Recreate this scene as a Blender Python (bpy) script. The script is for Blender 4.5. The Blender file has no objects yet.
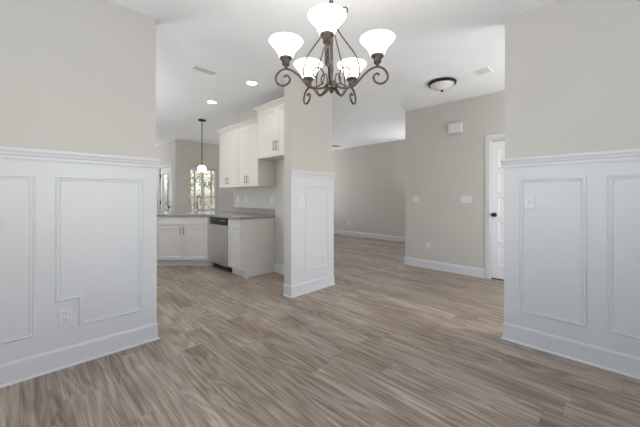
import bpy, bmesh, math, random
from mathutils import Vector, Matrix
R = math.radians
C = bpy.context.scene.collection
SC = bpy.context.scene

# ---------------------------------------------------------------- camera
cam_data = bpy.data.cameras.new('camera')
cam = bpy.data.objects.new('camera', cam_data); C.objects.link(cam)
cam.location = (0, 0, 1.219); cam.rotation_euler = (R(90), 0, R(-45))
cam_data.sensor_width = 36; cam_data.lens = 300 / 640 * 36
cam_data.shift_y = -17 / 640
cam_data.clip_start = 0.02
SC.camera = cam

# ---------------------------------------------------------------- world, exposure
SC.view_settings.view_transform = 'Standard'; SC.view_settings.look = 'None'
SC.view_settings.gamma = 1; SC.view_settings.use_curve_mapping = False
SC.view_settings.exposure = 0.15
world = bpy.data.worlds.new('world'); SC.world = world; world.use_nodes = True
wt = world.node_tree
sky = wt.nodes.new('ShaderNodeTexSky'); sky.sky_type = 'NISHITA'; sky.sun_disc = False
sky.sun_elevation = R(38); sky.sun_rotation = R(140); sky.air_density = 1.0; sky.dust_density = 2.0
wt.links.new(sky.outputs[0], wt.nodes['Background'].inputs[0])
wt.nodes['Background'].inputs[1].default_value = 0.42
SC.cycles.max_bounces = 10; SC.cycles.diffuse_bounces = 6
SC.cycles.use_denoising = True

# ---------------------------------------------------------------- daylight at the windows, plus added fill in living room, kitchen and nook
def area(name, loc, rot, sx, sy, power, col=(1, 1, 1), spread=180):
    l = bpy.data.lights.new(name, 'AREA'); l.shape = 'RECTANGLE'; l.size = sx; l.size_y = sy
    l.energy = power; l.color = col; l.spread = R(spread)
    o = bpy.data.objects.new(name, l); C.objects.link(o); o.location = loc; o.rotation_euler = rot
    return o
COOL = (0.86, 0.93, 1.0); DAY = (0.94, 0.97, 1.0); SUNNY = (1, .96, .91)
# the area lights are tilted upward to brighten the ceilings
area('daylight_dining_front', (0.9, -0.80, 1.35), (R(90 + 50), 0, 0), 1.6, 1.1, 22, COOL)
area('daylight_dining_side', (-0.80, 0.9, 1.35), (R(90 + 50), 0, R(-90)), 1.4, 1.1, 28, COOL)
area('daylight_foyer', (4.0, -0.80, 1.2), (R(90 + 42), 0, 0), 1.1, 1.6, 36, DAY)
area('fill_living', (7.17, 3.42, 1.3), (R(90 + 42), 0, R(90)), .9, 1.3, 20, DAY)  # added fill at an invented window, lights the ceiling but not the far wall
area('fill_living_garden', (6.2, 8.15, 1.0), (R(-90 - 60), 0, 0), 1.2, 1.0, 36, DAY)  # second added fill, placed out of view to lift the living room
area('fill_kitchen_side', (-0.75, 5.2, 1.3), (R(90 + 74), 0, R(-90)), 1.7, 1.1, 68, DAY)  # unseen general fill for the kitchen, aimed at the ceiling
area('fill_nook', (1.0, 10.75, 1.25), (R(-90 - 68), 0, 0), 1.7, 1.2, 46, DAY)  # more added kitchen fill, from the unseen end of the nook
sl = bpy.data.lights.new('sun', 'SUN'); sl.energy = 4.0; sl.angle = R(1); sl.color = (1, .95, .86)
so = bpy.data.objects.new('sun', sl); C.objects.link(so); so.rotation_euler = (R(31), 0, R(7))

# ---------------------------------------------------------------- helpers
class MB:
    def __init__(s): s.v = []; s.f = []
    def add(s, vs, fs):
        n = len(s.v); s.v += [tuple(v) for v in vs]; s.f += [tuple(i + n for i in f) for f in fs]; return s
    def box(s, x0, x1, y0, y1, z0, z1):
        return s.add([(x, y, z) for z in (z0, z1) for y in (y0, y1) for x in (x0, x1)],
                     [(0, 2, 3, 1), (4, 5, 7, 6), (0, 1, 5, 4), (2, 6, 7, 3), (0, 4, 6, 2), (1, 3, 7, 5)])
    def prism(s, poly, z0, z1):
        n = len(poly)
        return s.add([(x, y, z0) for x, y in poly] + [(x, y, z1) for x, y in poly],
                     [tuple(range(n))[::-1], tuple(range(n, 2 * n))] + [(i, (i + 1) % n, n + (i + 1) % n, n + i) for i in range(n)])
    def lathe(s, prof, c=(0, 0, 0), seg=32, axis='z'):
        vs = []; fs = []; m = len(prof)
        for k in range(seg):
            a = 2 * math.pi * k / seg
            for r, z in prof:
                p = (r * math.cos(a), r * math.sin(a), z)
                if axis == 'y': p = (p[0], -p[2], p[1])
                vs.append((p[0] + c[0], p[1] + c[1], p[2] + c[2]))
        for k in range(seg):
            k2 = (k + 1) % seg
            for i in range(m - 1):
                fs.append((k * m + i, k2 * m + i, k2 * m + i + 1, k * m + i + 1))
        return s.add(vs, fs)
    def tube(s, pts, rad, seg=8, flat=1.0):
        pts = [Vector(p) for p in pts]; n = len(pts)
        rs = rad if isinstance(rad, (list, tuple)) else [rad] * n
        vs = []; prev = None
        for i in range(n):
            t = (pts[min(i + 1, n - 1)] - pts[max(i - 1, 0)]).normalized()
            if prev is None:
                up = Vector((0, 0, 1)) if abs(t.z) < .9 else Vector((1, 0, 0))
                nn = t.cross(up).normalized()
            else: nn = (prev - t * prev.dot(t)).normalized()
            prev = nn; b = t.cross(nn)
            for k in range(seg):
                a = 2 * math.pi * k / seg
                vs.append(pts[i] + rs[i] * (nn * math.cos(a) * flat + b * math.sin(a)))
        fs = [(i * seg + k, i * seg + (k + 1) % seg, (i + 1) * seg + (k + 1) % seg, (i + 1) * seg + k) for i in range(n - 1) for k in range(seg)]
        fs += [tuple(range(seg))[::-1], tuple(range((n - 1) * seg, n * seg))]
        return s.add(vs, fs)
    def sweep(s, path, prof, fn, closed=False):
        """path: 2D points; prof: closed profile of (offset to the right of travel, height); fn maps (a, b, h) to 3D"""
        n = len(path); P = [Vector(p) for p in path]; m = len(prof); vs = []
        for i in range(n):
            def nrm(p, q):
                d = (q - p).normalized(); return Vector((d.y, -d.x))
            if closed: n1, n2 = nrm(P[i - 1], P[i]), nrm(P[i], P[(i + 1) % n])
            else:
                n1 = nrm(P[i - 1], P[i]) if i > 0 else nrm(P[0], P[1])
                n2 = nrm(P[i], P[i + 1]) if i < n - 1 else n1
            mm = (n1 + n2) / (1 + n1.dot(n2))
            for d, h in prof:
                q = P[i] + mm * d; vs.append(fn(q.x, q.y, h))
        fs = [(i * m + k, i * m + (k + 1) % m, ((i + 1) % n) * m + (k + 1) % m, ((i + 1) % n) * m + k)
              for i in range(n if closed else n - 1) for k in range(m)]
        if not closed: fs += [tuple(range(m)), tuple(range((n - 1) * m, n * m))[::-1]]
        return s.add(vs, fs)
    def slab(s, w, h, t, rects, depth=.008, bev=.012, x0=0, z0=0):
        """door slab, front at y=0 facing -y, with recessed panels rects=(xa,xb,za,zb)"""
        xs = sorted({0, w} | {r[0] for r in rects} | {r[1] for r in rects})
        zs = sorted({0, h} | {r[2] for r in rects} | {r[3] for r in rects})
        def q(*p): s.add([(x + x0, y, z + z0) for x, y, z in p], [tuple(range(len(p)))])
        for i in range(len(xs) - 1):
            for j in range(len(zs) - 1):
                a, b, c, d = xs[i], xs[i + 1], zs[j], zs[j + 1]
                if any(r[0] <= a and b <= r[1] and r[2] <= c and d <= r[3] for r in rects): continue
                q((a, 0, c), (b, 0, c), (b, 0, d), (a, 0, d))
        for a, b, c, d in rects:
            o = [(a, 0, c), (b, 0, c), (b, 0, d), (a, 0, d)]
            m_ = [(a + bev * .3, depth * .6, c + bev * .3), (b - bev * .3, depth * .6, c + bev * .3), (b - bev * .3, depth * .6, d - bev * .3), (a + bev * .3, depth * .6, d - bev * .3)]
            n_ = [(a + bev, depth, c + bev), (b - bev, depth, c + bev), (b - bev, depth, d - bev), (a + bev, depth, d - bev)]
            for k in range(4):
                q(o[k], o[(k + 1) % 4], m_[(k + 1) % 4], m_[k]); q(m_[k], m_[(k + 1) % 4], n_[(k + 1) % 4], n_[k])
            q(*n_)
        q((0, t, 0), (0, t, h), (w, t, h), (w, t, 0))
        q((0, 0, 0), (0, 0, h), (0, t, h), (0, t, 0)); q((w, 0, 0), (w, t, 0), (w, t, h), (w, 0, h))
        q((0, 0, 0), (0, t, 0), (w, t, 0), (w, 0, 0)); q((0, 0, h), (w, 0, h), (w, t, h), (0, t, h))
        return s
    def build(s, name, mat, parent=None, smooth=False, bevel=0, recalc=True):
        me = bpy.data.meshes.new(name); me.from_pydata(s.v, [], s.f)
        bm = bmesh.new(); bm.from_mesh(me)
        bmesh.ops.remove_doubles(bm, verts=bm.verts, dist=1e-5)
        if recalc: bmesh.ops.recalc_face_normals(bm, faces=bm.faces)
        bm.to_mesh(me); bm.free()
        me.materials.append(mat)
        if smooth:
            for p in me.polygons: p.use_smooth = True
        o = bpy.data.objects.new(name, me); C.objects.link(o); o.parent = parent
        if bevel:
            b = o.modifiers.new('bevel', 'BEVEL'); b.width = bevel; b.segments = 2; b.limit_method = 'ANGLE'; b.angle_limit = R(40)
        if smooth and smooth != 'all':
            e = o.modifiers.new('split', 'EDGE_SPLIT'); e.split_angle = R(45)
        return o

def thing(name, label, cat, loc=(0, 0, 0), rz=0, group=None, kind=None):
    o = bpy.data.objects.new(name, None); C.objects.link(o); o.empty_display_size = .1
    o.location = loc; o.rotation_euler = (0, 0, rz)
    return tag(o, label, cat, group, kind)
def tag(o, label=None, cat=None, group=None, kind=None):
    if label: o['label'] = label
    if cat: o['category'] = cat
    if group: o['group'] = group
    if kind: o['kind'] = kind
    return o
def struct(o, label=None, cat=None): return tag(o, label, cat, None, 'structure')
def dup(root, loc, label=None, rz=None):
    r = root.copy(); C.objects.link(r); r.location = loc
    if rz is not None: r.rotation_euler = (0, 0, rz)
    if label: r['label'] = label
    for ch in list(root.children):
        c = ch.copy(); C.objects.link(c); c.parent = r
        for g in ch.children:
            d = g.copy(); C.objects.link(d); d.parent = c
    return r
def catmull(pts, k=6):
    P = [Vector(p) for p in pts]; out = []
    for i in range(len(P) - 1):
        a = P[max(i - 1, 0)]; b = P[i]; c = P[i + 1]; d = P[min(i + 2, len(P) - 1)]
        for j in range(k):
            t = j / k
            out.append(.5 * ((2 * b) + (c - a) * t + (2 * a - 5 * b + 4 * c - d) * t * t + (-a + 3 * b - 3 * c + d) * t ** 3))
    out.append(P[-1]); return out

# ---------------------------------------------------------------- materials
def srgb(r, g, b):
    f = lambda c: (c / 255 / 12.92) if c / 255 <= .04045 else ((c / 255 + .055) / 1.055) ** 2.4
    return (f(r), f(g), f(b), 1)
def mat(name, col, rough=.5, metal=0, spec=.5, noise=0, scale=40, bump=0):
    m = bpy.data.materials.new(name); m.use_nodes = True; t = m.node_tree; p = t.nodes['Principled BSDF']
    p.inputs['Base Color'].default_value = col; p.inputs['Roughness'].default_value = rough
    p.inputs['Metallic'].default_value = metal; p.inputs['Specular IOR Level'].default_value = spec
    if noise or bump:
        tc = t.nodes.new('ShaderNodeTexCoord'); nz = t.nodes.new('ShaderNodeTexNoise')
        nz.inputs['Scale'].default_value = scale; nz.inputs['Detail'].default_value = 4
        t.links.new(tc.outputs['Object'], nz.inputs['Vector'])
        if noise:
            r = t.nodes.new('ShaderNodeValToRGB'); t.links.new(nz.outputs['Fac'], r.inputs['Fac'])
            r.color_ramp.elements[0].position = .3; r.color_ramp.elements[1].position = .7
            r.color_ramp.elements[0].color = tuple(c * (1 - noise) for c in col[:3]) + (1,)
            r.color_ramp.elements[1].color = tuple(min(1, c * (1 + noise)) for c in col[:3]) + (1,)
            t.links.new(r.outputs['Color'], p.inputs['Base Color'])
        if bump:
            b = t.nodes.new('ShaderNodeBump'); b.inputs['Strength'].default_value = bump; b.inputs['Distance'].default_value = .002
            t.links.new(nz.outputs['Fac'], b.inputs['Height']); t.links.new(b.outputs['Normal'], p.inputs['Normal'])
    return m
def glow(name, col, strength, base=(.8, .8, .8, 1)):
    m = mat(name, base, .3); p = m.node_tree.nodes['Principled BSDF']
    p.inputs['Emission Color'].default_value = col; p.inputs['Emission Strength'].default_value = strength
    return m

M_WALL = mat('wall_paint', srgb(201, 197, 191), .85, noise=.012, scale=3, bump=.05)
M_CEIL = mat('ceiling_paint', srgb(240, 242, 243), .9, bump=.05, scale=90)
M_TRIM = mat('white_trim_paint', srgb(213, 214, 216), .38, noise=.006, scale=5)
M_CAB = mat('cabinet_paint', srgb(220, 215, 209), .42, noise=.008, scale=6)
M_DOOR = mat('door_paint', srgb(232, 232, 233), .4, noise=.006, scale=5)
M_PLATE = mat('white_plastic', srgb(220, 220, 219), .35, noise=.005, scale=30)
M_SLOT = mat('dark_slot', srgb(120, 118, 116), .6, noise=.05)
M_BRONZE = mat('oil_rubbed_bronze', srgb(98, 86, 78), .4, metal=.75, noise=.25, scale=60)
M_BLACK = mat('dark_bronze', srgb(30, 27, 26), .35, metal=.4, noise=.1, scale=50)
M_NICKEL = mat('brushed_nickel', srgb(150, 143, 135), .35, metal=1, noise=.05, scale=80)
M_FAUCET = mat('faucet_metal', srgb(165, 156, 144), .3, metal=1, noise=.05, scale=80)
M_SCREEN = mat('black_appliance_plastic', srgb(28, 28, 30), .25, noise=.1)
M_SHADE = glow('lit_frosted_glass', (1, .95, .88, 1), 3.2)
M_PSHADE = glow('lit_pendant_glass', (1, .95, .86, 1), 2.2)
M_CAN = glow('lit_downlight_lens', (1, .96, .9, 1), 9)
M_BOWL = mat('alabaster_glass', srgb(226, 224, 220), .3, noise=.04, scale=12)

def steel():
    m = mat('brushed_steel', srgb(214, 214, 215), .36, metal=1); t = m.node_tree; p = t.nodes['Principled BSDF']
    tc = t.nodes.new('ShaderNodeTexCoord'); mp = t.nodes.new('ShaderNodeMapping'); mp.inputs['Scale'].default_value = (3, 3, 220)
    nz = t.nodes.new('ShaderNodeTexNoise'); nz.inputs['Scale'].default_value = 2
    t.links.new(tc.outputs['Object'], mp.inputs[0]); t.links.new(mp.outputs[0], nz.inputs['Vector'])
    mr = t.nodes.new('ShaderNodeMapRange'); mr.inputs[3].default_value = .25; mr.inputs[4].default_value = .42
    t.links.new(nz.outputs['Fac'], mr.inputs[0]); t.links.new(mr.outputs[0], p.inputs['Roughness'])
    return m
M_STEEL = steel()

def granite():
    m = mat('grey_granite', (.3, .29, .28, 1), .18); t = m.node_tree; p = t.nodes['Principled BSDF']
    tc = t.nodes.new('ShaderNodeTexCoord')
    a = t.nodes.new('ShaderNodeTexNoise'); a.inputs['Scale'].default_value = 70; a.inputs['Detail'].default_value = 8; a.inputs['Roughness'].default_value = .75
    b = t.nodes.new('ShaderNodeTexVoronoi'); b.inputs['Scale'].default_value = 120
    t.links.new(tc.outputs['Object'], a.inputs['Vector']); t.links.new(tc.outputs['Object'], b.inputs['Vector'])
    r = t.nodes.new('ShaderNodeValToRGB'); e = r.color_ramp.elements
    e[0].position = .32; e[0].color = srgb(74, 70, 67); e[1].position = .68; e[1].color = srgb(222, 217, 211)
    x = e.new(.45); x.color = srgb(142, 136, 129); x = e.new(.56); x.color = srgb(182, 176, 169)
    t.links.new(a.outputs['Fac'], r.inputs['Fac'])
    mx = t.nodes.new('ShaderNodeMix'); mx.data_type = 'RGBA'; mx.blend_type = 'MULTIPLY'; mx.inputs[0].default_value = .2
    t.links.new(r.outputs['Color'], mx.inputs[6]); t.links.new(b.outputs['Color'], mx.inputs[7])
    t.links.new(mx.outputs[2], p.inputs['Base Color'])
    return m
M_GRANITE = granite()

def planks():
    m = mat('vinyl_plank', (.3, .26, .22, 1), .42); t = m.node_tree; p = t.nodes['Principled BSDF']; L = t.links.new
    def math_(op, a, b=None, c=None):
        n = t.nodes.new('ShaderNodeMath'); n.operation = op
        for i, v in enumerate((a, b, c)):
            if v is None: continue
            if isinstance(v, (int, float)): n.inputs[i].default_value = v
            else: L(v, n.inputs[i])
        return n.outputs[0]
    def comb(x, y, z):
        n = t.nodes.new('ShaderNodeCombineXYZ')
        for i, v in enumerate((x, y, z)):
            if isinstance(v, (int, float)): n.inputs[i].default_value = v
            else: L(v, n.inputs[i])
        return n.outputs[0]
    def noise(v, sc, det=4, rough=.55, dist=0):
        n = t.nodes.new('ShaderNodeTexNoise'); n.inputs['Scale'].default_value = sc; n.inputs['Detail'].default_value = det
        n.inputs['Roughness'].default_value = rough; n.inputs['Distortion'].default_value = dist; L(v, n.inputs['Vector']); return n.outputs['Fac']
    tc = t.nodes.new('ShaderNodeTexCoord'); sp = t.nodes.new('ShaderNodeSeparateXYZ'); L(tc.outputs['Object'], sp.inputs[0])
    X, Y = sp.outputs[0], sp.outputs[1]; W, LEN = .178, 1.22
    rx = math_('DIVIDE', X, W); row = math_('FLOOR', rx)
    wn = t.nodes.new('ShaderNodeTexWhiteNoise'); wn.noise_dimensions = '1D'; L(row, wn.inputs['W'])
    ry = math_('ADD', math_('DIVIDE', Y, LEN), math_('MULTIPLY', wn.outputs['Value'], 7.3)); col = math_('FLOOR', ry)
    w2 = t.nodes.new('ShaderNodeTexWhiteNoise'); w2.noise_dimensions = '2D'; L(comb(row, col, 0), w2.inputs['Vector'])
    pid = w2.outputs['Value']; off = math_('MULTIPLY', pid, 37.0)
    # long fibres, broad cathedral figure and pores
    fib = noise(comb(math_('MULTIPLY', X, 105), math_('MULTIPLY', Y, 2.4), off), 1.0, 6, .7)
    big = noise(comb(math_('MULTIPLY', X, 7), math_('MULTIPLY', Y, .8), off), 1.0, 2, .45, .5)
    ring = math_('SINE', math_('MULTIPLY', big, 60))
    ring = math_('MULTIPLY_ADD', ring, .5, .5)
    patch = noise(comb(math_('MULTIPLY', X, 3), math_('MULTIPLY', Y, 1.0), off), 1.0, 2)
    mid = noise(comb(math_('MULTIPLY', X, 34), math_('MULTIPLY', Y, 1.3), off), 1.0, 4, .6, .35)
    v = math_('ADD', math_('ADD', math_('MULTIPLY', fib, .56), math_('MULTIPLY', mid, .34)), -.08)
    v = math_('ADD', v, math_('MULTIPLY', ring, .10))
    v = math_('ADD', v, math_('MULTIPLY', patch, .26))
    v = math_('ADD', v, math_('MULTIPLY', math_('SUBTRACT', pid, .5), .08))
    r = t.nodes.new('ShaderNodeValToRGB'); e = r.color_ramp.elements
    e[0].position = .28; e[0].color = srgb(96, 81, 68); e[1].position = .82; e[1].color = srgb(214, 201, 187)
    x = e.new(.46); x.color = srgb(136, 121, 108); x = e.new(.62); x.color = srgb(171, 157, 144)
    L(v, r.inputs['Fac'])
    fx = math_('FRACT', rx); fy = math_('FRACT', ry)
    ex = math_('LESS_THAN', math_('MINIMUM', fx, math_('SUBTRACT', 1, fx)), .0075)
    ey = math_('LESS_THAN', math_('MINIMUM', fy, math_('SUBTRACT', 1, fy)), .0011)
    seam = math_('MAXIMUM', ex, ey)
    mx = t.nodes.new('ShaderNodeMix'); mx.data_type = 'RGBA'; L(math_('MULTIPLY', seam, .45), mx.inputs[0])
    L(r.outputs['Color'], mx.inputs[6]); mx.inputs[7].default_value = srgb(84, 74, 66)
    L(mx.outputs[2], p.inputs['Base Color'])
    mr = t.nodes.new('ShaderNodeMapRange'); mr.inputs[3].default_value = .34; mr.inputs[4].default_value = .5
    L(fib, mr.inputs[0]); L(mr.outputs[0], p.inputs['Roughness'])
    bp = t.nodes.new('ShaderNodeBump'); bp.inputs['Strength'].default_value = .12; bp.inputs['Distance'].default_value = .002
    L(math_('SUBTRACT', fib, seam), bp.inputs['Height']); L(bp.outputs['Normal'], p.inputs['Normal'])
    p.inputs['Specular IOR Level'].default_value = .2
    return m
M_FLOOR = planks()

def glass():
    m = bpy.data.materials.new('window_glass'); m.use_nodes = True; t = m.node_tree
    t.nodes.remove(t.nodes['Principled BSDF']); o = t.nodes['Material Output']
    a = t.nodes.new('ShaderNodeBsdfTransparent'); g = t.nodes.new('ShaderNodeBsdfGlossy'); g.inputs['Roughness'].default_value = .02
    w = t.nodes.new('ShaderNodeLayerWeight'); w.inputs['Blend'].default_value = .5; pw = t.nodes.new('ShaderNodeMath'); pw.operation = 'POWER'; pw.inputs[1].default_value = 5
    t.links.new(w.outputs['Facing'], pw.inputs[0]); f = t.nodes.new('ShaderNodeMath'); f.operation = 'MULTIPLY_ADD'; f.inputs[1].default_value = .9; f.inputs[2].default_value = .04; t.links.new(pw.outputs[0], f.inputs[0]); x = t.nodes.new('ShaderNodeMixShader')
    t.links.new(f.outputs[0], x.inputs[0]); t.links.new(a.outputs[0], x.inputs[1]); t.links.new(g.outputs[0], x.inputs[2]); t.links.new(x.outputs[0], o.inputs[0])
    return m
M_GLASS = glass()
M_GROUND = mat('leaf_litter_ground', srgb(172, 162, 140), .95, noise=.45, scale=2.5)
M_BARK = mat('tree_bark', srgb(128, 116, 104), .9, noise=.35, scale=14)
M_LEAF = [mat('olive_leaves', srgb(112, 114, 80), .8, noise=.35, scale=3), mat('pale_green_leaves', srgb(142, 140, 108), .8, noise=.3, scale=3),
          mat('russet_leaves', srgb(150, 132, 106), .8, noise=.3, scale=3)]

# ---------------------------------------------------------------- dimensions
V0, V0b = 2.811, 2.946      # left wall, its kitchen face
U0, U0b = 2.938, 3.055      # right wall / kitchen wall, its hall face
U1, U2, H = 4.911, 7.276, 2.743
UM, VM = -0.9, -0.9         # faces of the walls behind the camera
VW = 8.40                   # window wall
VE = 5.30                   # end of the kitchen wall
VB = 10.9                   # far end of the nook
T = .12

# ---------------------------------------------------------------- shell
struct(MB().prism([(UM - T, VM - T), (U2 + T, VM - T), (U2 + T, VW + T), (U0b, VW + T), (U0b, VB + T), (UM - T, VB + T)], -.12, 0).build('floor', M_FLOOR), 'grey-brown wood-look vinyl plank floor', 'floor')
struct(MB().prism([(UM - T, VM - T), (U2 + T, VM - T), (U2 + T, VW + T), (U0b, VW + T), (U0b, VB + T), (UM - T, VB + T)], H, H + .12).build('ceiling', M_CEIL), 'flat white painted ceiling', 'ceiling')

def wall(name, b, label, holes=(), axis='x'):
    """b=(x0,x1,y0,y1); holes=(a0,a1,z0,z1) along axis"""
    m = MB(); x0, x1, y0, y1 = b; lo, hi = (x0, x1) if axis == 'x' else (y0, y1)
    def bx(a0, a1, z0, z1):
        if a1 - a0 < 1e-6 or z1 - z0 < 1e-6: return
        if axis == 'x': m.box(a0, a1, y0, y1, z0, z1)
        else: m.box(x0, x1, a0, a1, z0, z1)
    p = lo
    for a0, a1, z0, z1 in sorted(holes):
        bx(p, a0, 0, H); bx(a0, a1, 0, z0); bx(a0, a1, z1, H); p = a1
    bx(p, hi, 0, H)
    return struct(m.build(name, M_WALL), label, 'wall')

wl = wall('wall_left', (UM, .822, V0, V0b), 'left dining room wall, greige above white panelled wainscot')
wc = wall('wall_corner', (2.315, U0b, V0, V0b), 'short free-standing wall end between kitchen and hall, with white wainscot')
wr = wall('wall_right', (U0, U0b, VM, .697), 'right dining room wall, greige above white panelled wainscot')
wk = wall('wall_kitchen', (U0, U0b, V0b, VE), 'greige wall behind the kitchen cabinets')
DH = (.585, 1.345)          # hall door opening
wh = wall('wall_hall', (U1, U1 + T, VM, 2.735), 'greige hall wall with switches and a white door', [(DH[0] - .02, DH[1] + .02, 0, 2.055)], 'y')
wall('wall_return', (U1 + T, U2, 2.735 - T, 2.735), 'greige side wall of the living room')
wall('wall_far', (U2, U2 + T, 2.735 - T, VW), 'far greige living room wall', [(2.95, 3.9, .6, 2.2)], 'y')
WIN = None
def vx(x): a = (x - 320) / 300; return VW * (1 + a) / (1 - a)
WU0, WU1, WZ0, WZ1 = vx(188.6), vx(217.2), .80, 2.03
wall('wall_window', (U0, U2 + T, VW, VW + T), 'greige exterior wall with the kitchen nook window', [(WU0, WU1, WZ0, WZ1), (5.5, 6.9, .6, 2.2)], 'x')
DX = (8.735, 9.665)
wall('wall_nook', (U0, U0b, VW + T, VB), 'greige nook wall with the glazed exterior door', [(DX[0] - .02, DX[1] + .02, 0, 2.06)], 'y')
wall('wall_back', (UM, U0b, VB, VB + T), 'greige back wall of the nook', [(.1, 1.9, .65, 2.25)], 'x')
wall('wall_side', (UM - T, UM, VM - T, VB + T), 'greige outer side wall', [(.15, 1.65, .7, 2.2), (4.3, 6.1, .8, 2.2)], 'y')
wall('wall_front', (UM, U1 + T, VM - T, VM), 'greige front wall', [(.05, 1.75, .7, 2.2), (3.4, 4.6, .25, 2.25)], 'x')
# closet behind the hall door
struct(MB().box(U1 + T, 6.0, DH[0] - .3, DH[0] - .18, 0, H).box(U1 + T, 6.0, DH[1] + .18, DH[1] + .3, 0, H).box(6.0, 6.1, DH[0] - .3, DH[1] + .3, 0, H).build('wall_closet', M_WALL), 'closet walls behind the hall door', 'wall')

# baseboards (colonial profile + shoe)
BASE = [(0, 0), (.021, 0), (.021, .012), (.014, .018), (.014, .100), (.010, .116), (.005, .130), (0, .136)]
def base(name, path, label, prof=BASE):
    m = MB(); m.sweep(path, prof, lambda a, b, h: (a, b, h)); return struct(m.build(name, M_TRIM), label, 'baseboard')
W6 = .006                    # wainscot board thickness
WBASE = [(0, 0), (.020, 0), (.018, .009), (.007, .014), (.0055, .125), (0, .145)]
base('baseboard_left', [(UM, V0 - W6), (.822 + W6, V0 - W6), (.822 + W6, V0b)], 'white baseboard under the left wainscot', WBASE)
base('baseboard_corner', [(2.315, V0b), (2.315, V0 - W6), (U0b + .018, V0 - W6), (U0b + .018, V0b)], 'white baseboard around the short corner wall', WBASE)
base('baseboard_right', [(U0b, .697 + W6), (U0 - W6, .697 + W6), (U0 - W6, VM)], 'white baseboard under the right wainscot', WBASE)
base('baseboard_hall', [(U1 + T, 2.735), (U1, 2.735), (U1, DH[1] + .088)], 'white baseboard on the hall wall')
base('baseboard_far', [(U2, VW), (U2, 2.735)], 'white baseboard on the far living room wall')
base('baseboard_niche', [(U0, 3.98), (U0, V0b + .016)], 'white baseboard in the fridge niche')
base('baseboard_nook', [(U0, VB), (U0, DX[1] + .1)], 'white baseboard on the nook wall')
base('baseboard_window', [(U0, DX[0] - .1), (U0, VW), (U2, VW)], 'white baseboard below the nook window')

# wainscot: board, chair rail, panel mouldings (children of their wall)
RAIL = [(0, 1.462), (.007, 1.462), (.009, 1.474), (.009, 1.488), (.015, 1.494), (.017, 1.506), (.021, 1.516), (.024, 1.521), (.024, 1.536), (.021, 1.540), (0, 1.540)]
def wains(parent, boards, railpath):
    m = MB()
    for b in boards: m.box(*b)
    m.build('wainscot', M_TRIM, parent)
    m = MB(); m.sweep(railpath, RAIL, lambda a, b, h: (a, b, h)); m.build('chair_rail', M_TRIM, parent)
MOULD = [(0, 0), (.001, .005), (.006, .008), (.012, .0075), (.016, .004), (.021, .0035), (.025, .0055), (.029, .004), (.031, 0)]
def panel(parent, path, fn):
    # path runs clockwise seen from the room so offsets go inward
    m = MB(); m.sweep(path, MOULD, fn, closed=True); m.build('panel_moulding', M_TRIM, parent)
def rect(a0, a1, z0, z1): return [(a0, z0), (a0, z1), (a1, z1), (a1, z0)]
fl = lambda a, z, h: (a, V0 - W6 - h, z)
fr = lambda a, z, h: (U0 - W6 - h, -a, z)
wains(wl, [(UM, .822 + W6, V0 - W6, V0, 0, 1.50), (.822, .822 + W6, V0, V0b, 0, 1.5)], [(UM, V0 - W6), (.822 + W6, V0 - W6), (.822 + W6, V0b)])
panel(wl, [(.175, .475), (.175, 1.363), (.722, 1.363), (.722, .272), (.305, .272), (.305, .475)], fl)
panel(wl, rect(-.47, .074, .272, 1.363), fl)
wains(wc, [(2.315, U0b + .018, V0 - W6, V0, 0, 1.5), (U0b, U0b + .018, V0, V0b, 0, 1.5)], [(2.315, V0 - W6), (U0b + .018, V0 - W6), (U0b + .018, V0b)])
panel(wc, rect(2.548, 2.968, .272, 1.365), fl)
wains(wr, [(U0 - W6, U0, VM, .697 + W6, 0, 1.5), (U0, U0b, .697, .697 + W6, 0, 1.5)], [(U0b, .697 + W6), (U0 - W6, .697 + W6), (U0 - W6, VM)])
panel(wr, rect(-.592, -.172, .262, 1.367), fr)
panel(wr, rect(-.064, .52, .262, 1.367), fr)

# ---------------------------------------------------------------- hall door (facing -U)
d1 = struct(thing('door_1', 'white five-panel hall door with dark round knob', 'door', (U1 + .02, DH[1], 0), R(-90)))
dw = DH[1] - DH[0]
rows = [.215 + i * .357 for i in range(5)]
MB().slab(dw - .006, 2.03 - .022, .035, [(.092, dw - .098, z - .022, z + .272 - .022) for z in rows], .009, .016, .003, .022).build('door_slab', M_DOOR, d1)
c = MB(); CAS = [(0, 0), (0, .010), (.012, .017), (.045, .015), (.070, .012), (.084, .008), (.084, 0)]
c.sweep([(dw + .002, 0), (dw + .002, 2.052), (-.002, 2.052), (-.002, 0)], CAS, lambda a, z, h: (a, -.02 - h, z)); c.build('door_casing', M_TRIM, d1)
MB().box(-.02, 0, -.018, .1, 0, 2.055).box(dw, dw + .02, -.018, .1, 0, 2.055).box(-.02, dw + .02, -.018, .1, 2.035, 2.055).build('door_jamb', M_TRIM, d1)
k = MB().lathe([(0, 0), (.031, 0), (.031, .006), (.012, .010), (.011, .03), (.024, .038), (.029, .05), (.026, .062), (.014, .069), (0, .07)], (.042, 0, .951), 24, 'y').build('door_knob', M_BLACK, d1, True)
MB().box(-.0165, -.001, -.0215, -.018, .925, .977).build('strike_plate', M_BLACK, d1)
MB().box(0, dw, .03, .09, .0, .012).build('door_gap_shade', M_BLACK, d1)  # black strip stands in for the shade in the gap under the door

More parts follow.
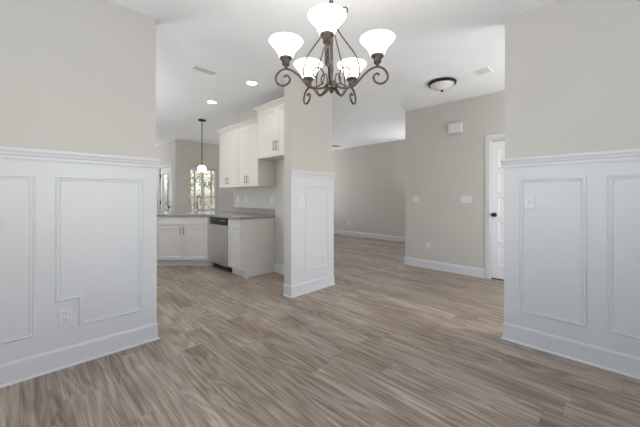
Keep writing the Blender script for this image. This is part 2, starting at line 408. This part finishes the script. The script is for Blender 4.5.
# ---------------------------------------------------------------- exterior glazed door in the nook (facing -U)
d2 = struct(thing('door_2', 'white exterior door with a tall glass light in the nook', 'door', (U0 + .02, DX[1], 0), R(-90)))
dw = DX[1] - DX[0]
m = MB()
m.box(.003, .20, 0, .04, .02, 2.035).box(dw - .20, dw - .003, 0, .04, .02, 2.035).box(.2, dw - .2, 0, .04, .02, .28).box(.2, dw - .2, 0, .04, 1.87, 2.035)
m.build('door_slab', M_DOOR, d2)
c = MB(); c.sweep([(.2, .28), (.2, 1.87), (dw - .2, 1.87), (dw - .2, .28)], [(-.025, 0), (-.02, .012), (0, .014), (.012, .004), (.012, 0)], lambda a, z, h: (a, -h, z), True); c.build('light_frame', M_TRIM, d2)
MB().box(.2, dw - .2, .015, .021, .28, 1.87).build('glass_pane', M_GLASS, d2)
c = MB(); c.sweep([(dw + .002, 0), (dw + .002, 2.052), (-.002, 2.052), (-.002, 0)], CAS, lambda a, z, h: (a, -.02 - h, z)); c.build('door_casing', M_TRIM, d2)
MB().box(-.02, 0, -.018, .1, 0, 2.06).box(dw, dw + .02, -.018, .1, 0, 2.06).box(-.02, dw + .02, -.018, .1, 2.038, 2.06).build('door_jamb', M_TRIM, d2)
for z in (.25, 1.04, 1.82): MB().box(-.012, .03, -.023, -.001, z - .05, z + .05).build('hinge', M_BLACK, d2)
MB().lathe([(0, 0), (.03, 0), (.03, .006), (.012, .010), (.011, .03), (.024, .038), (.029, .05), (.026, .062), (.014, .069), (0, .07)], (dw - .1, 0, .93), 24, 'y').build('door_knob', M_BLACK, d2, True)
MB().lathe([(0, 0), (.03, 0), (.028, .012), (0, .014)], (dw - .07, 0, 1.07), 24, 'y').build('deadbolt', M_BLACK, d2, True)

# ---------------------------------------------------------------- nook window (facing -V): twin double-hung
w1 = struct(thing('window_1', 'twin double-hung white window looking out on trees', 'window', (WU0, VW, WZ0)))
ww, whh = WU1 - WU0, WZ1 - WZ0
fr_ = MB().box(0, .03, .03, .1, 0, whh).box(ww - .03, ww, .03, .1, 0, whh).box(0, ww, .03, .1, whh - .03, whh).box(0, ww, .03, .1, 0, .03).box(ww / 2 - .011, ww / 2 + .011, .03, .1, 0, whh)
fr_.build('window_frame', M_TRIM, w1)
for i in range(2):
    a0 = .03 if i == 0 else ww / 2 + .011; a1 = ww / 2 - .011 if i == 0 else ww - .03; mid = 1.205 - WZ0
    for j, (z0, z1, y0) in enumerate(((.03, mid + .02, .045), (mid - .02, whh - .03, .075))):
        s_ = MB().box(a0, a0 + .02, y0, y0 + .028, z0, z1).box(a1 - .02, a1, y0, y0 + .028, z0, z1).box(a0 + .02, a1 - .02, y0, y0 + .028, z0, z0 + .035).box(a0 + .02, a1 - .02, y0, y0 + .028, z1 - .035, z1).build('sash', M_TRIM, w1)
        MB().box(a0 + .02, a1 - .02, y0 + .011, y0 + .016, z0 + .035, z1 - .035).build('glass_pane', M_GLASS, s_)
MB().box(-.04, ww + .04, -.045, .03, -.022, 0).box(-.02, ww + .02, -.012, 0, -.09, -.022).build('window_sill', M_TRIM, w1, bevel=.003)

# unseen windows for the daylight; the living room pair is added for its light
def plain_window(n, loc, rz, w, h, label):
    o = struct(thing('window_%d' % n, label, 'window', loc, rz))
    MB().box(0, .05, .03, .09, 0, h).box(w - .05, w, .03, .09, 0, h).box(.05, w - .05, .03, .09, 0, .05).box(.05, w - .05, .03, .09, h - .05, h).box(w / 2 - .025, w / 2 + .025, .03, .09, .05, h - .05).box(.05, w - .05, .035, .085, h / 2 - .02, h / 2 + .02).build('window_frame', M_TRIM, o)
    MB().box(-.04, w + .04, -.04, .03, -.022, 0).build('window_sill', M_TRIM, o)
plain_window(2, (1.75, VM, .7), R(180), 1.7, 1.5, 'white dining room window in the front wall')
plain_window(3, (UM, .15, .7), R(90), 1.5, 1.5, 'white dining room window in the side wall')
plain_window(4, (UM, 4.3, .8), R(90), 1.8, 1.4, 'white kitchen window in the side wall')
plain_window(5, (U2, 3.9, .6), R(-90), .95, 1.6, 'made-up white living room window, added for its light')
plain_window(8, (5.5, VW, .6), 0, 1.4, 1.6, 'made-up white living room window towards the garden, added for its light')
plain_window(6, (.1, VB, .65), 0, 1.8, 1.6, 'white window in the back of the nook')
plain_window(7, (4.6, VM, .25), R(180), 1.2, 2.0, 'white glazed front entrance opening')

# ---------------------------------------------------------------- kitchen
def pull(m, x, z0, z1, y=0):   # vertical bar pull
    m.tube([(x, y - .028, z0), (x, y - .028, z1)], .0055, 10)
    for z in (z0 + .018, z1 - .018): m.tube([(x, y, z), (x, y - .028, z)], .0045, 8)
    return m
def cab_door(parent, x0, z0, w, h, name='door', fr=.058):
    return MB().slab(w, h, .02, [(fr, w - fr, fr, h - fr)], .007, .012, x0, z0).build(name, M_CAB, parent)

# drawer base cabinet with end panel
UF = 2.318
cb = thing('base_cabinet', 'narrow white base cabinet with one drawer over one door, at the counter end', 'cabinet', (UF, 4.379, 0), R(-90))
w = .389
MB().box(0, w - .018, .022, U0 - UF - .002, .105, .874).build('body', M_CAB, cb)
MB().box(0, w - .018, .078, U0 - UF - .002, 0, .105).build('toe_kick', M_CAB, cb)
MB().box(w - .018, w, .003, U0 - UF - .002, .105, .874).box(w - .018, w, .078, U0 - UF - .002, 0, .105).build('end_panel', M_CAB, cb)
c = MB(); c.sweep([(w - .018, .078), (w, .078), (w, U0 - UF - .026)], [(0, 0), (.018, 0), (.018, .012), (.012, .018), (.012, .085), (.006, .098), (0, .1)], lambda a, b, h: (a, b, h)); c.build('base_moulding', M_CAB, cb)
MB().slab(w - .034, .135, .02, [(.03, w - .064, .03, .105)], .005, .01, .008, .728).build('drawer', M_CAB, cb)
cab_door(cb, .008, .118, w - .034, .6)

# dishwasher
dwr = thing('dishwasher', 'stainless steel dishwasher with black control panel', 'dishwasher', (UF - .012, 4.988, 0), R(-90))
w = .6
MB().box(.004, w - .004, .05, .6, .1, .868).build('tub_body', M_SCREEN, dwr)
MB().box(.003, w - .003, 0, .05, .105, .752).build('door', M_STEEL, dwr, bevel=.006)
MB().box(.003, w - .003, -.004, .05, .757, .868).build('control_panel', M_SCREEN, dwr, bevel=.006)
MB().box(.17, w - .17, -.011, -.003, .770, .792).build('pocket_handle', M_BLACK, dwr, bevel=.003)
M_BTN = mat('grey_button_print', srgb(95, 95, 98), .4, noise=.1)
for a, b in ((.03, .1), (w - .2, w - .03)): MB().box(a, b, -.0052, -.003, .815, .835).build('button_strip', M_BTN, dwr)
MB().box(.004, w - .004, .09, .11, .0, .1).build('toe_kick', M_SCREEN, dwr)

# diagonal sink cabinet
sk = thing('sink_cabinet', 'white two-door sink base cabinet set diagonally in the kitchen peninsula', 'cabinet', (UF, 5.035, 0), R(-45))
def loc45(u, v):
    du, dv = u - UF, v - 5.035; s = math.sqrt(.5); return (s * du - s * dv, s * du + s * dv)
MB().box(-1.5, -.0, .022, .62, .105, .874).build('body', M_CAB, sk)
MB().box(-1.5, .03, .078, .6, 0, .105).build('toe_kick', M_CAB, sk)
p = [loc45(*q) for q in ((UF + .004, 5.033), (UF + .004, 4.992), (UF + .06, 4.992), (UF + .06, 5.06))]
MB().prism(p, .105, .874).build('corner_filler', M_CAB, sk)
MB().box(-1.5, .18, .622, .70, 0, .874).build('bar_back', M_CAB, sk)
MB().slab(.876, .135, .02, [(.035, .841, .03, .105)], .005, .01, -.90, .728).build('false_drawer_front', M_CAB, sk)
dl = cab_door(sk, -.90, .118, .435, .6); dr = cab_door(sk, -.459, .118, .435, .6)
pull(MB(), -.465 - .028, .565, .69).build('handle', M_NICKEL, dl, True); pull(MB(), -.459 + .028, .565, .69).build('handle', M_NICKEL, dr, True)
cab_door(sk, -1.42, .118, .5, .6)

# countertop with backsplash
ct = thing('countertop', 'grey granite countertop running along the wall and across the diagonal peninsula', 'countertop', (UF, 4.0, .876))
o = (UF, 4.0)
poly = [(U0 - .001, 3.972), (2.290, 3.972), (2.290, 5.023), (1.19, 6.123), (1.88, 6.813), (3.12, 5.573), (3.12, VE + .002), (U0 - .001, VE + .002)]
MB().prism([(x - o[0], y - o[1]) for x, y in poly], 0, .038).build('slab', M_GRANITE, ct, bevel=.004)
MB().box(U0 - .021 - o[0], U0 - .001 - o[0], 3.974 - o[1], VE - o[1], .0385, .14).build('backsplash', M_GRANITE, ct, bevel=.002)

# faucet
s = math.sqrt(.5)
fx = (197 - 320) / 300 * 5.72; fu, fv = s * (5.72 + fx), s * (5.72 - fx)
fc = thing('faucet', 'tall gooseneck kitchen faucet at the peninsula sink', 'faucet', (fu, fv, .9148), R(-45))
MB().lathe([(0, 0), (.03, 0), (.03, .008), (.022, .014), (.02, .06), (.014, .07), (0, .07)]).build('base', M_FAUCET, fc, True)
pts = [(0, 0, .05), (0, 0, .22)] + [(.055 - .055 * math.cos(a), -.055 + .055 * math.cos(a), .24 + .085 * math.sin(a)) for a in [math.pi * i / 10 for i in range(11)]] + [(.11, -.11, .2)]
MB().tube(pts, .012, 12).build('spout', M_FAUCET, fc, 'all')
MB().tube([(.11, -.11, .20), (.11, -.11, .13)], [.015, .017], 12).build('spray_head', M_FAUCET, fc, True)
MB().tube([(.02, 0, .045), (.05, 0, .05), (.09, -.01, .085)], .006, 8).build('lever', M_FAUCET, fc, True)

# wall cabinets
UU = 2.622
CROWN = [(0, 0), (.008, 0), (.010, .012), (.022, .022), (.030, .040), (.050, .056), (.056, .062), (.056, .075), (0, .075)]
def wall_cab(label, v_left, width, z0, z1, doors, crown, uf=UU, hz=(.05, .18), filler=0):
    o = thing('wall_cabinet', label, 'cabinet', (uf, v_left, z0), R(-90), None)
    dpt = U0 - uf - .002; h = z1 - z0
    MB().box(0, width, .022, dpt, 0, h).build('body', M_CAB, o)
    dwid = (width - filler - .006) / doors
    for i in range(doors):
        x0 = .003 + i * dwid + .0015
        d = cab_door(o, x0, .004, dwid - .003, h - .03)
        hx = x0 + dwid - .003 - .03 if i % 2 == 0 else x0 + .03
        pull(MB(), hx, hz[0], hz[1]).build('handle', M_NICKEL, d, True)
    c = MB(); c.sweep(crown(width, dpt), CROWN, lambda a, b, z: (a, b, z + h - .022)); c.build('crown_moulding', M_CAB, o)
    return o
wall_cab('white two-door wall cabinet nearest the window, left of its pair', 5.266, .638, 1.38, 2.392, 2, lambda w, d: [(0, d), (0, .02), (w, .02)])
wall_cab('white two-door wall cabinet right of its pair, beside the higher cabinet', 4.628, .638, 1.38, 2.392, 2, lambda w, d: [(0, .02), (w, .02)])
wall_cab('raised white wall cabinet above the empty fridge niche', 3.988, 1.04, 1.80, 2.545, 2, lambda w, d: [(0, d), (0, .02), (w, .02)], UU - .012, (.085, .225), .08)

# ---------------------------------------------------------------- plates on the walls
def plate(mb, w, h=.117): return mb.box(-w / 2, w / 2, -.007, -.0005, -h / 2, h / 2)
def outlet(loc, rz, label):
    o = thing('power_outlet', label, 'outlet', loc, rz)
    plate(MB(), .074).build('cover_plate', M_PLATE, o, bevel=.003)
    for sgn in (1, -1):
        r_ = MB().box(-.017, .017, -.010, -.006, sgn * .0215 - .014, sgn * .0215 + .014).build('receptacle', M_PLATE, o, bevel=.002)
        z = sgn * .0215
        MB().box(-.0085, -.006, -.0104, -.0098, z - .002, z + .008).box(.006, .0085, -.0104, -.0098, z - .002, z + .008).box(-.0025, .0025, -.0104, -.0098, z - .010, z - .005).build('slot', M_SLOT, r_)
    return o
def switch(loc, rz, label, n=1, rocker=False):
    o = thing('light_switch', label, 'switch', loc, rz)
    w = .074 + .046 * (n - 1)
    plate(MB(), w).build('cover_plate', M_PLATE, o, bevel=.003)
    for i in range(n):
        x = (i - (n - 1) / 2) * .046
        if rocker: MB().box(x - .0165, x + .0165, -.010, -.006, -.033, .033).build('rocker', M_PLATE, o, bevel=.002)
        else:
            MB().box(x - .006, x + .006, -.0085, -.006, -.013, .013).add([(x - .004, -.008, -.006), (x + .004, -.008, -.006), (x + .004, -.008, .004), (x - .004, -.008, .004), (x - .0035, -.020, .006), (x + .0035, -.020, .006), (x + .0035, -.019, .012), (x - .0035, -.019, .012)],
                    [(0, 1, 5, 4), (1, 2, 6, 5), (2, 3, 7, 6), (3, 0, 4, 7), (4, 5, 6, 7), (0, 3, 2, 1)]).build('toggle', M_PLATE, o)
    return o
outlet((.228, V0 - W6, .366), 0, 'white duplex outlet in the notched corner of the left wainscot panel')
switch((2.472, V0 - W6, 1.15), 0, 'white two-gang switch plate on the short corner wall wainscot', 2, True)
outlet((2.887, V0 - W6, .39), 0, 'white outlet low on the short corner wall wainscot')
switch((U0 - W6, .522, 1.175), R(-90), 'white single toggle switch in the right wainscot panel')
switch((U1, 2.536, 1.171), R(-90), 'two-gang white switch plate on the hall wall near its free corner', 2, True)
switch((U1, 1.697, 1.173), R(-90), 'three-gang white switch plate on the hall wall near the door', 3, True)
outlet((U1, 2.307, .378), R(-90), 'white outlet low on the hall wall below the switches')
outlet((U2, 5.993, .367), R(-90), 'white outlet low on the far living room wall')
def vk(x): a = (x - 320) / 300; return U0 * (1 - a) / (1 + a)
switch((U0, vk(238.2), 1.165), R(-90), 'white switch plate above the backsplash, leftmost of three', 1, True)
outlet((U0, vk(246), 1.165), R(-90), 'white outlet above the backsplash, middle of three')
outlet((U0, vk(272.2), 1.165), R(-90), 'white outlet above the backsplash at the counter end beside the niche')

# door chime on the hall wall
ch = thing('door_chime', 'white rectangular door chime box high on the hall wall', 'door chime', (U1, 1.846, 2.303), R(-90))
MB().box(-.092, .092, -.012, -.0005, -.068, .068).build('back_plate', M_PLATE, ch)
MB().box(-.104, .104, -.052, -.012, -.078, .078).build('cover', M_PLATE, ch, bevel=.008)

# ---------------------------------------------------------------- ceiling fittings
M_VENT = mat('white_vent_enamel', srgb(250, 250, 249), .4, noise=.004)
def vent(loc, w, d, label, slats, rz=0, mt=M_VENT):
    o = thing('ceiling_vent', label, 'vent', loc, rz)
    MB().box(-w / 2, w / 2, -d / 2, -d / 2 + .022, -.008, -.0005).box(-w / 2, w / 2, d / 2 - .022, d / 2, -.008, -.0005).box(-w / 2, -w / 2 + .022, -d / 2 + .022, d / 2 - .022, -.008, -.0005).box(w / 2 - .022, w / 2, -d / 2 + .022, d / 2 - .022, -.008, -.0005).build('frame', mt, o)
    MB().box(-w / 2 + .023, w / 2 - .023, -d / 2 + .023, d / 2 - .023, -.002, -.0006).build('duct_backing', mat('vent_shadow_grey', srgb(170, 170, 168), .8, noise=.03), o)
    m = MB(); n = slats
    for i in range(n):
        y = -d / 2 + .026 + (d - .052) * (i + .5) / n; q = (d - .05) / n * .38
        m.add([(-w / 2 + .023, y - q, -.0075), (w / 2 - .023, y - q, -.0075), (w / 2 - .023, y + q, -.006), (-w / 2 + .023, y + q, -.006)], [(0, 1, 2, 3)])
    m.build('slats', mt, o)
    return o
vent((1.578, 3.55, H), .31, .15, 'white slotted ceiling register over the kitchen entrance', 6)
vent((3.975, 1.19, H), .22, .20, 'white square ceiling vent beside the flush dome light', 7)
vent((6.72, 6.08, H), .34, .18, 'small grey ceiling vent far back in the living room', 6, mt=mat('grey_vent', srgb(150, 148, 144), .6, noise=.03))

def can(loc, label):
    o = thing('recessed_light', label, 'ceiling light', loc, 0, 'recessed lights over the kitchen')
    MB().lathe([(.066, -.001), (.070, -.006), (.086, -.005), (.090, -.0005)], (0, 0, 0), 40).build('trim_ring', M_PLATE, o, True)
    MB().lathe([(0, -.003), (.067, -.003), (.067, -.001), (0, -.001)], (0, 0, 0), 40).build('lens', M_CAN, o)
    l = bpy.data.lights.new('downlight', 'AREA'); l.shape = 'DISK'; l.size = .12; l.energy = 1.5; l.color = (1, .92, .80); l.spread = R(130)
    lo = bpy.data.objects.new('downlight', l); C.objects.link(lo); lo.parent = o; lo.location = (0, 0, -.008)
    return o
c0 = can((2.2, 3.494, H), 'round lit recessed ceiling light nearest the raised cabinet')
dup(c0, (2.19, 4.653, H), 'round lit recessed ceiling light nearer the pendant')

fm = thing('flush_mount_light', 'round flush ceiling light with dark rim, frosted bowl and finial', 'ceiling light', (3.972, 1.675, H))
MB().lathe([(0, -.0005), (.165, -.0005), (.178, -.010), (.180, -.022), (.174, -.034), (.158, -.040), (.148, -.034), (.148, -.02), (0, -.02)], (0, 0, 0), 56).build('rim', M_BLACK, fm, True)
MB().lathe([(.150, -.030), (.146, -.045), (.128, -.066), (.098, -.086), (.060, -.102), (.02, -.109), (0, -.110)], (0, 0, 0), 48).build('glass_bowl', M_BOWL, fm, 'all')
MB().lathe([(0, -.104), (.016, -.106), (.018, -.113), (.010, -.118), (.013, -.126), (.007, -.134), (0, -.137)], (0, 0, 0), 24).build('finial', M_BLACK, fm, True)

pd = thing('pendant_light', 'lit glass pendant on a thin dark rod over the kitchen peninsula', 'pendant light', (2.564, 5.888, H))
MB().lathe([(0, -.0005), (.078, -.0005), (.076, -.014), (.05, -.024), (.012, -.03), (0, -.03)]).build('canopy', M_BLACK, pd, True)
MB().tube([(0, 0, -.02), (0, 0, -.895)], .008, 10).build('rod', M_BLACK, pd, True)
MB().lathe([(0, -.87), (.018, -.872), (.024, -.89), (.028, -.905), (0, -.905)]).build('socket_cap', M_BLACK, pd, True)
MB().lathe([(.018, -.898), (.036, -.902), (.058, -.916), (.074, -.938), (.083, -.966), (.086, -1.0), (.086, -1.03), (.082, -1.03), (.081, -.97), (.070, -.942), (.054, -.921), (.02, -.904)]).build('glass_shade', M_PSHADE, pd, 'all')

# ---------------------------------------------------------------- chandelier
CX, CY = 1.285, 1.190
chn = thing('chandelier', 'five-arm bronze scroll chandelier with lit white bell shades', 'chandelier', (CX, CY, 0))
ARM = [(.015, 1.866), (.045, 1.842), (.075, 1.833), (.126, 1.836), (.165, 1.868), (.193, 1.899), (.227, 1.922), (.265, 1.931), (.300, 1.915), (.321, 1.880), (.314, 1.848), (.282, 1.835), (.250, 1.853), (.244, 1.880), (.262, 1.894), (.276, 1.884)]
ROD = [(.088, 2.262), (.095, 2.285), (.080, 2.300), (.058, 2.288), (.040, 2.25), (.030, 2.205), (.050, 2.155), (.098, 2.085), (.145, 2.010), (.166, 1.930), (.148, 1.868), (.105, 1.842), (.062, 1.862), (.044, 1.905), (.058, 1.946), (.088, 1.956), (.110, 1.935), (.104, 1.905), (.086, 1.902)]
def arm_path(pts, a, k=7): return [(r * math.cos(a), r * math.sin(a), z) for r, z, _ in catmull([(r, z, 0) for r, z in pts], k)]
SH = [(.032, 2.004), (.037, 2.006), (.041, 2.018), (.047, 2.034), (.056, 2.052), (.070, 2.072), (.086, 2.090), (.096, 2.105), (.094, 2.107), (.083, 2.093), (.067, 2.075), (.053, 2.055), (.044, 2.035), (.037, 2.018), (.032, 2.010)]
CUP = [(0, 1.952), (.010, 1.952), (.012, 1.958), (.021, 1.965), (.023, 1.984), (.025, 1.990), (.034, 1.996), (.038, 2.012), (.035, 2.014), (.03, 2.0), (0, 2.0)]
SH = [(q[0], 2.004 + (q[1] - 2.004) * .92) for q in SH]
ARM = [(q[0], q[1] + .012) for q in ARM]; ROD = [(q[0], q[1] + .008) for q in ROD]
for i in range(5):
    a = R(-137.2 + (-4.8, 73.8, 149.8, -144.8, -75.7)[i])
    dz = (.016, -.003, -.011, -.011, -.003)[i]          # the fixture hangs very slightly off level
    MB().tube(arm_path([(q[0], q[1] + dz * q[0] / .265) for q in ARM], a), .0062, 10).build('arm', M_BRONZE, chn, 'all')
    MB().tube(arm_path([(q[0], q[1] + dz * q[0] / .265) for q in ROD], a), .0042, 8).build('scroll_rod', M_BRONZE, chn, 'all')
    c = (.265 * math.cos(a), .265 * math.sin(a), dz)
    MB().lathe(CUP, c, 24).build('socket_cup', M_BRONZE, chn, True)
    MB().lathe(SH, c, 40).build('glass_shade', M_SHADE, chn, 'all')
    bl = bpy.data.lights.new('bulb', 'POINT'); bl.energy = 2.2; bl.color = (1, .93, .84); bl.shadow_soft_size = .03
    bo = bpy.data.objects.new('bulb', bl); C.objects.link(bo); bo.parent = chn; bo.location = (c[0], c[1], 2.07 + dz)
MB().lathe([(0, 1.820), (.008, 1.823), (.012, 1.830), (.008, 1.837), (.012, 1.843), (.034, 1.846), (.040, 1.862), (.034, 1.880), (.018, 1.892), (.010, 1.91), (0, 1.91)]).build('hub', M_BRONZE, chn, True)
MB().lathe([(0, 1.88), (.010, 1.88), (.008, 1.92), (.013, 1.96), (.009, 2.0), (.008, 2.10), (.012, 2.16), (.022, 2.19), (.024, 2.21), (.012, 2.235), (.006, 2.26), (.006, 2.30), (0, 2.30)]).build('stem', M_BRONZE, chn, True)
m = MB(); z = 2.295; kx = 0
while z < H - .05:
    ring = [(.011 * math.cos(t), 0, z + .018 + .018 * math.sin(t)) if kx % 2 == 0 else (0, .011 * math.cos(t), z + .018 + .018 * math.sin(t)) for t in [2 * math.pi * i / 14 for i in range(15)]]
    m.tube(ring, .0026, 6); z += .029; kx += 1
m.build('chain', M_BRONZE, chn, 'all')
MB().lathe([(0, H - .045), (.008, H - .045), (.014, H - .03), (.05, H - .022), (.064, H - .008), (.065, H - .0005), (0, H - .0005)]).build('canopy', M_BRONZE, chn, True)

# ---------------------------------------------------------------- outdoors, seen through the nook window and door
gm = MB().add([(-30, VB + .3, -.2), (-30, 45, -.2), (40, 45, -.2), (40, VB + .3, -.2)], [(3, 2, 1, 0)]).add([(3.2, 8.6, -.2), (40, 8.6, -.2), (40, VB + .3, -.2), (3.2, VB + .3, -.2)], [(0, 1, 2, 3)])
struct(gm.build('ground', M_GROUND), 'leaf-covered yard outside', 'ground')
rnd = random.Random(5)
def tree(loc, h, r, crown, mi, seed, label, low=.3, n=900, leaf=.16):
    rd = random.Random(seed)
    o = thing('tree', label, 'tree', loc, 0, 'trees in the yard')
    m = MB(); top = Vector((rd.uniform(-.4, .4), rd.uniform(-.4, .4), h))
    m.tube([(0, 0, -.2), (top.x * .2, top.y * .1, h * .3), (top.x * .6, top.y * .5, h * .65), top], [r * 1.25, r, r * .7, r * .25], 10)
    tips = []
    for k in range(9):
        z = h * rd.uniform(low, .92); a = rd.uniform(0, 6.28); l = crown * rd.uniform(.5, 1)
        b = Vector((top.x * z / h, top.y * z / h, z)); e = b + Vector((math.cos(a) * l, math.sin(a) * l, l * rd.uniform(.1, .7)))
        m.tube([b, (b + e) / 2 + Vector((0, 0, .1)), e], [r * .35, r * .22, r * .08], 6); tips += [e, (b + e) / 2, b * .3 + e * .7]
    m.build('trunk', M_BARK, o, 'all')
    f = MB()
    for k in range(n):
        c = rd.choice(tips) + Vector([rd.gauss(0, crown * .2) for _ in range(3)])
        u = Vector([rd.gauss(0, 1) for _ in range(3)]).normalized(); w = u.orthogonal().normalized(); s_ = leaf * rd.uniform(.5, 1.2)
        f.add([c - u * s_, c + w * s_ * .4, c + u * s_, c - w * s_ * .4], [(0, 1, 2, 3)])
    f.build('foliage', M_LEAF[mi], o, recalc=False)
    return o
def at(x, d):     # a point at depth d along the photo column x
    a = (x - 320) / 300; return (s * d * (1 + a), s * d * (1 - a), -.2)
tree(at(195, 18), 7.5, .06, 1.5, 0, 11, 'olive-leaved tree in the left half of the nook window', .2)
tree(at(211.5, 23), 8.5, .07, 1.5, 0, 12, 'olive-leaved tree in the right half of the nook window', .2)
tree(at(190.5, 29), 10, .09, 1.8, 2, 13, 'russet tree at the left edge of the nook window', .2)
tree(at(204, 34), 11, .10, 1.6, 1, 14, 'pale tall tree behind the middle of the nook window', .25)
tree(at(222, 31), 9, .09, 1.6, 2, 15, 'russet tree at the right edge of the nook window', .15)
tree(at(162.5, 24), 9, .09, 1.7, 1, 16, 'pale green tree seen through the glazed nook door', .2)
tree(at(168, 38), 11, .08, 2.2, 0, 17, 'olive tree farther off through the glazed nook door', .2)
def bush(loc, w, h, mi, seed, label):
    rd = random.Random(seed); o = thing('bush', label, 'bush', loc, 0, 'bushes in the yard'); f = MB(); st = MB()
    for k in range(7):
        a = rd.uniform(0, 6.28); e = Vector((math.cos(a) * w * .35, math.sin(a) * w * .35, h * rd.uniform(.5, .9)))
        st.tube([(0, 0, 0), e * .5 + Vector((0, 0, .1)), e], [.025, .018, .008], 6)
    st.build('stems', M_BARK, o)
    for k in range(600):
        a = rd.uniform(0, 6.28); q = math.sqrt(rd.random()) * w / 2; z = h * rd.uniform(.12, 1) * (1 - (q / (w / 2)) ** 2 * .6)
        c = Vector((q * math.cos(a), q * math.sin(a), z)); u = Vector([rd.gauss(0, 1) for _ in range(3)]).normalized(); ww_ = u.orthogonal().normalized(); s_ = rd.uniform(.05, .11)
        f.add([c - u * s_, c + ww_ * s_ * .5, c + u * s_, c - ww_ * s_ * .5], [(0, 1, 2, 3)])
    f.build('foliage', M_LEAF[mi], o, recalc=False)
for x, d, w_, h_, mi, lb in ((190, 14.0, 1.2, .9, 1, 'pale bush low at the left of the nook window'), (204, 20.5, 2.4, 1.3, 0, 'olive bush low in the middle of the nook window'),
                             (213.5, 15.5, 1.6, 1.0, 1, 'pale bush low at the right of the nook window'), (166.5, 18, 2.2, 1.2, 0, 'olive bush low in the glazed door')):
    bush(at(x, d), w_, h_, mi, int(x), lb)
